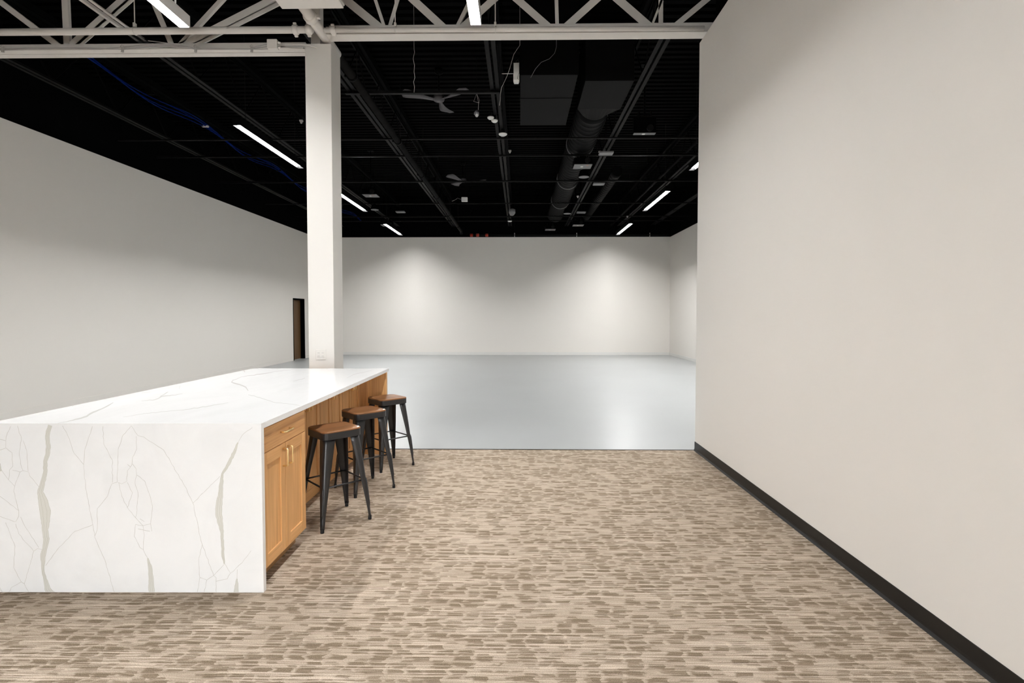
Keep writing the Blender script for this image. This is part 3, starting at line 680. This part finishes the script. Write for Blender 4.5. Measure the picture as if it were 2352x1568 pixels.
# blue cable bundle
BX = -5.93; o = thing('blue_cable_bundle', (BX, 13, 5.05), 'blue cable bundle sagging along the left side of the hall ceiling', 'cable')
for s, ph in ((-.035, 0.0), (0, .5), (.04, 1.1), (.02, 2.0)):
    pts = []; y = -5.9
    while y < 6.8:
        pts.append((s + .025 * math.sin(y * 2.1 + ph * 3), y, .06 * math.cos(y * 2.09 + ph * .5) + s * .5)); y += .2
    b = MB(); b.tube(pts, .008, 'blue', 6); b.build('cable', o)
for y in (-4.5, -3.03, .0, 3.0):
    b = MB(); b.tube([(0, y, .06), (0, y, ZD - 5.05)], .004, 'joist_dark', 6); b.box(-.06, .06, y - .02, y + .02, .03, .06, 'wire' if y == -3.03 else 'joist_dark', .004, 1); b.build('hanger', o)

# ducts
o = thing('square_duct', (.39, 8.1, 4.75), 'large square black duct drop at the hall ceiling centre', 'duct')
b = MB(); b.box(-.385, .385, -.94, .94, 0, ZD - 4.75, 'duct', .003, 1); b.build('body', o)
for q in (-.19, -.953):
    b = MB(); b.box(-.392, .392, q, q + .012, -.006, ZD - 4.75 - .01, 'joist_dark'); b.build('seam_flange', o)
RDX, RDZ, RR = 1.27, 5.15, .28
o = thing('round_duct', (RDX, 8.1, 4.85), 'black duct turning from square to ribbed round down the hall', 'duct')
b = MB(); b.box(-.345, .345, -.52, .5, 0, .75, 'duct', .003, 1); b.build('square_section', o)
b = MB(); n = 32; r0, r1 = [], []
for k in range(n):
    a = 2 * math.pi * k / n; c, s = math.cos(a), math.sin(a); q = 1 / max(abs(c), abs(s))
    r0.append(Vector((.345 * c * q, .5, .375 + .375 * s * q))); r1.append(Vector((RR * c, 1.05, .3 + RR * s)))
b.loft([r0, r1], 'duct', True, False); b.build('transition', o)
prof = [(RR, 0)]; y = 0
while y < 9.8: prof += [(RR, y + .16), (RR + .006, y + .17), (RR + .006, y + .19), (RR, y + .2)]; y += .2
b = MB(); b.lathe(prof, 'duct', (0, 1.05, .3), (0, 1, 0), 32); b.build('round_section', o)
for y in (3.2, 6.0, 8.6):
    b = MB(); b.lathe([(RR + .01, -.02), (RR + .014, 0), (RR + .01, .02)], 'grey_metal', (0, y, .3), (0, 1, 0), 32, False)
    for s in (-1, 1): b.tube([(s * (RR + .012), y, .3), (s * (RR + .012), y, ZD - 4.85)], .004, 'joist_dark', 6)
    b.build('strap', o)
b = MB(); prof = [(.13, 0)]; y = 0
while y < 6.2: prof += [(.13, y + .16), (.134, y + .17), (.134, y + .19), (.13, y + .2)]; y += .2
b.lathe(prof, 'duct', (0, 0, 0), (0, 1, 0), 24); b.tube([(0, .5, .12), (0, .5, ZD - 5.15)], .005, 'joist_dark', 6); b.tube([(0, 5, .12), (0, 5, ZD - 5.15)], .005, 'joist_dark', 6)
tag(b.build('small_round_duct', loc=(2.45, 13.4, 5.15)), 'smaller round black duct right of the large ribbed one', 'duct')

# ceiling fans
def fan(px, py, angs, label):
    z = 5.27; c = P(px, py, Z=z)
    o = thing('ceiling_fan', tuple(c), label, 'ceiling fan', 'ceiling fans in the hall', math.radians(angs))
    b = MB(); b.lathe([(.02, .06), (.09, .05), (.10, .0), (.085, -.03), (.03, -.045)], 'blade', seg=24); b.build('motor', o)
    b = MB(); b.tube([(0, 0, .05), (0, 0, ZD - z - .08)], .014, 'joist_dark', 10); b.lathe([(.02, ZD - z - .10), (.07, ZD - z - .06), (.075, ZD - z)], 'joist_dark', seg=20); b.build('downrod', o)
    for k in range(3):
        R = Matrix.Rotation(math.radians(120 * k), 3, 'Z'); b = MB(); rings = []
        for j in range(13):
            t = j / 12; x = .07 + .58 * t; wd = (.03 + .045 * t + .065 * math.sin(t * t * math.pi * .5)) * (1 if t < .85 else math.sqrt(max(.02, 1 - ((t - .85) / .15) ** 2)))
            tw = math.radians(14 * (1 - t * .4)); up = .03 * t * t - .015
            cx_ = .05 * math.sin(t * 2.4)
            rings.append([R @ Vector((x, cx_ + a * wd * math.cos(tw), up + a * wd * math.sin(tw) + h_)) for a, h_ in ((-1, 0), (0, -.006), (1, 0), (1, .004), (0, .006), (-1, .004))])
        b.loft(rings, 'blade', True, True); b.build('blade', o)
    return o
f1 = fan(1008, 228, -41, 'grey three blade ceiling fan nearest, left of the square duct')
c = P(1063, 415, Z=5.27); dup(f1, tuple(c), 'small distant three blade ceiling fan behind the nearer one', math.radians(-5))

# projectors
def hung(z): return ZD - z
def projector(cx, cy, label, top=None, dy=.17, hz=.15):
    z = 4.62; c = P(cx, cy, Z=z)
    o = thing('projector', tuple(c), label, 'projector', 'projectors hung from the hall ceiling')
    b = MB(); b.box(-.19, .19, -dy, dy, .012, hz, 'black', .015, 2); b.build('body', o)
    b = MB(); b.box(-.185, .185, -dy + .005, dy - .005, .0, .0115, 'grey_metal', .004, 1); b.build('underside', o)
    b = MB(); b.lathe([(.05, 0), (.055, .03), (.045, .035), (.03, .025)], 'joist', (.08, -dy, .08), (0, -1, 0), 20); b.build('lens', o)
    b = MB(); top = top or hung(z); b.tube([(0, 0, hz), (0, 0, top)], .018, 'joist_dark', 10); b.box(-.11, .11, -.06, .06, hz, hz + .015, 'joist_dark'); b.box(-.07, .07, -.07, .07, top - .02, top, 'joist_dark')
    for s in (-1, 1): b.box(s * .1 - .01, s * .1 + .01, -.05, .05, hz, hz + .09, 'joist_dark')
    b.build('ceiling_mount', o)
    b = MB(); b.box(-.04, .01, -.03, .03, -.0012, -.0002, 'white_plastic'); b.build('sticker', o)
    if dy > .1: b = MB(); b.box(.06, .11, -.12, -.1, -.0012, -.0002, 'orange'); b.build('sticker', o)
    return o
projector(1338, 383, 'black projector with grey underside and stickers under the round duct', .197)
projector(1480, 308, 'tall black projector hung right of the ducts, nearest of all', None, .05, .28)
pr = projector(852, 450, 'black projector with grey underside above the second left lamp')
for x, y, lab in ((889, 518, 'small distant projector behind the farthest left lamp'),
                  (1328, 518, 'small distant projector right of the round duct end'), (1264, 528, 'small distant projector left of the round duct end')):
    dup(pr, tuple(P(x, y, Z=4.62)), lab)
# pendant speakers
def speaker(cx, cy, label, top=None):
    z = 4.6; c = P(cx, cy, Z=z); o = thing('pendant_speaker', tuple(c), label, 'speaker', 'round pendant speakers in the hall')
    b = MB(); b.lathe([(.03, .17), (.08, .15), (.115, .06), (.12, .012), (.115, .008)], 'black', seg=28); b.build('body', o)
    b = MB(); b.lathe([(.112, .0), (.112, .008)], 'grey_metal', seg=28); b.build('grille', o)
    b = MB(); b.tube([(0, 0, .14), (0, 0, top or hung(z))], .004, 'joist', 6); b.build('hanging_wire', o); return o
speaker(1341, 407, 'round grey pendant speaker below the stickered projector', .275)
speaker(1303, 491, 'small distant round speaker near the end of the round duct', .275)
speaker(861, 482, 'round grey pendant speaker beside the second left lamp')
# flat grey access points
def ap(cx, cy, label):
    z = 4.75; c = P(cx, cy, Z=z); o = thing('access_point', tuple(c), label, 'access point', 'flat grey boxes hung in the hall')
    b = MB(); b.box(-.14, .14, -.1, .1, 0, .035, 'grey_metal', .01, 2); b.build('body', o)
    b = MB(); b.tube([(0, 0, .035), (0, 0, hung(z))], .008, 'joist_dark', 8); b.build('rod', o); return o
a_ = ap(1375, 424, 'flat grey box hung right of the round speaker')
for x, y, lab in ((920, 488, 'flat grey box hung right of the second left lamp'), (1335, 489, 'flat grey box hung beside the distant round speaker'), (1392, 354, 'small pale box just right of the joist beside the ducts')): dup(a_, tuple(P(x, y, Z=4.75)), lab)
# detectors
def detector(px, py, label, z=4.78, r=.078):
    c = P(px, py, Z=z); o = thing('smoke_detector', tuple(c), label, 'smoke detector', 'white round detectors under the middle joist')
    b = MB(); b.lathe([(r * .3, -.022), (r * .6, -.020), (r * .88, -.006), (r, .004), (r * .97, .014), (r * .5, .016)], 'white_plastic', seg=28); b.build('cover', o)
    b = MB(); b.lathe([(r * .5, .016), (r * .5, ZJ - z)], 'joist', seg=16); b.build('mount', o); return o
d0 = detector(1155, 309, 'white round detector, lowest and largest of the near three')
for x, y, lab in ((1127, 271, 'white round detector at the left of the near pair'), (1136, 278, 'white round detector at the right of the near pair'), (1171, 508, 'small white round detector far down the middle joist')):
    q = dup(d0, tuple(P(x, y, Z=4.78)), lab); q.scale = (.72, .72, 1) if y < 300 else (1, 1, 1)
# white emergency unit beside the square duct
c = P(1186, 169, Y=7.3)
o = thing('emergency_unit', tuple(c), 'white upright device at the left side of the square duct', 'device')
b = MB(); b.loft([[Vector((x, y, z)) for x, y in ((-.037, -.03), (.037, -.035), (.037, .03), (-.037, .03))] for z in (-.02, .13)], 'white_plastic'); b.loft([[Vector((x * k, y * k, z)) for x, y in ((-.037, -.03), (.037, -.035), (.037, .03), (-.037, .03))] for z, k in ((-.13, .8), (-.10, 1.1), (-.02, 1.1))], 'white_plastic'); b.build('body', o)
b = MB(); b.tube([(.0, 0, .13), (-.005, 0, .17), (.02, 0, .185), (.035, 0, .16), (.037, 0, .06), (.03, -.036, -.02), (.015, -.036, -.08), (.035, -.036, -.1)], .003, 'slot', 6); b.build('cord', o)
b = MB(); b.tube([(-.037, 0, 0), (-.2, 0, 0)], .005, 'wire', 6); b.tube([(-.2, 0, -.005), (-.2, 0, ZD - c.z)], .005, 'joist_dark', 6); b.build('bracket_rod', o)
# loose hanging wires
def wire(name, pts, Y, label, r=.0032, m='wire'):
    w_ = [P(x, y, Y=Y) for x, y in pts]; o0 = w_[0].copy(); o0.z = ZD
    b = MB(); b.tube([Vector((0, 0, 0))] + [q - o0 for q in w_], r, m, 6); return tag(b.build(name, loc=o0), label, 'wire')
wire('hanging_wire', [(951, 112), (952, 120), (949, 135), (952, 150), (951, 165), (953, 178), (950, 188), (952, 200), (951, 212)], 6.9, 'pale thin wire dangling from the ceiling above the nearest fan')
wire('hanging_wire', [(1194, 104), (1187, 114), (1180, 125), (1175, 142), (1171, 157), (1167, 168), (1164, 176), (1158, 189), (1152, 201), (1149, 218), (1149, 230), (1147, 242)], 6.9, 'long pale wire dangling left of the square duct')
wire('hanging_wire', [(1278, 108), (1274, 122), (1262, 135), (1243, 143), (1230, 158), (1219, 178)], 6.9, 'faint dark wire curving in front of the square duct', .003, 'grey_metal')
# wall of small fittings
c = P(1067, 458, Z=4.8)
o = thing('utility_box', tuple(c), 'small pale box with wires right of the thick black main', 'box')
b = MB(); b.box(-.085, .085, -.04, .04, -.06, .06, 'white_plastic', .008, 2); b.build('body', o)
b = MB(); b.tube([(-.085, 0, 0), (-.2, 0, .04), (-.25, 0, 0), (-.36, 0, -.05)], .004, 'wire', 6); b.build('wire', o)
b = MB(); b.tube([(0, 0, .06), (0, 0, ZD - c.z)], .005, 'joist_dark', 6); b.build('rod', o)
c = P(1176, 487, Z=4.72)
o = thing('security_camera', tuple(c), 'grey camera hanging under the far end of the middle joist', 'camera')
b = MB(); b.lathe([(.05, .1), (.1, .08), (.105, -.02), (.09, -.05), (.05, -.1), (.02, -.11)], 'grey_metal', seg=20); b.build('housing', o)
b = MB(); b.tube([(0, 0, .1), (-.06, 0, .18), (-.1, 0, .2), (-.1, 0, ZJ - c.z + .02)], .015, 'joist', 8); b.build('arm', o)
# small pendant glass lamp (unlit) near the centre
c = P(1095, 250, Z=4.95)
o = thing('wire_coil', tuple(c), 'glinting coil of wire and hook hanging right of the nearest fan', 'wire')
b = MB(); b.tube([(0, 0, ZD - c.z), (0, 0, .25)], .003, 'joist_dark', 6); b.tube([(0, 0, .25), (-.05, 0, .12), (.04, 0, .1), (.045, 0, .14), (0, 0, .25), (.03, 0, .1), (.025, 0, -.02)], .0035, 'wire', 6)
b.tube([(.025 + .04 * math.cos(t) - .03, .04 * math.sin(t), -.05 - .004 * t) for t in [k * .5 for k in range(26)]], .003, 'chrome', 6); b.build('wire', o)
b = MB(); b.lathe([(.01, -.02), (.035, -.05), (.035, -.1), (.015, -.13)], 'chrome', seg=14); b.build('bulb_holder', o)
# pipe hangers / clamps seen as small pale marks
first = None
for x, y, lab in ((1171, 347, 'small pale clamp on the middle joist below the largest detector'), (1378, 349, 'small pale clamp at the joist beside the stickered projector'), (1327, 451, 'small pale clamp at the joist midway down the hall'), (1441, 497, 'small pale clamp on the pipe left of the farthest right lamp'), (789, 531, 'small pale clamp beside the column near the back wall'), (692, 278, 'small pale fitting left of the column above the long lamp')):
    c = P(x, y, Z=4.82)
    if first is None:
        first = thing('beam_clamp', tuple(c), lab, 'clamp', 'pale clamps on the ceiling steel')
        b = MB(); b.box(-.03, .03, -.02, .02, -.01, .02, 'wire', .006, 1); b.lathe([(.012, -.04), (.02, -.02), (.012, .0)], 'wire', seg=10); b.build('clamp_body', first)
        b = MB(); b.tube([(0, 0, .02), (0, 0, ZD - c.z)], .004, 'joist_dark', 6); b.build('rod', first)
    else: dup(first, tuple(c), lab)
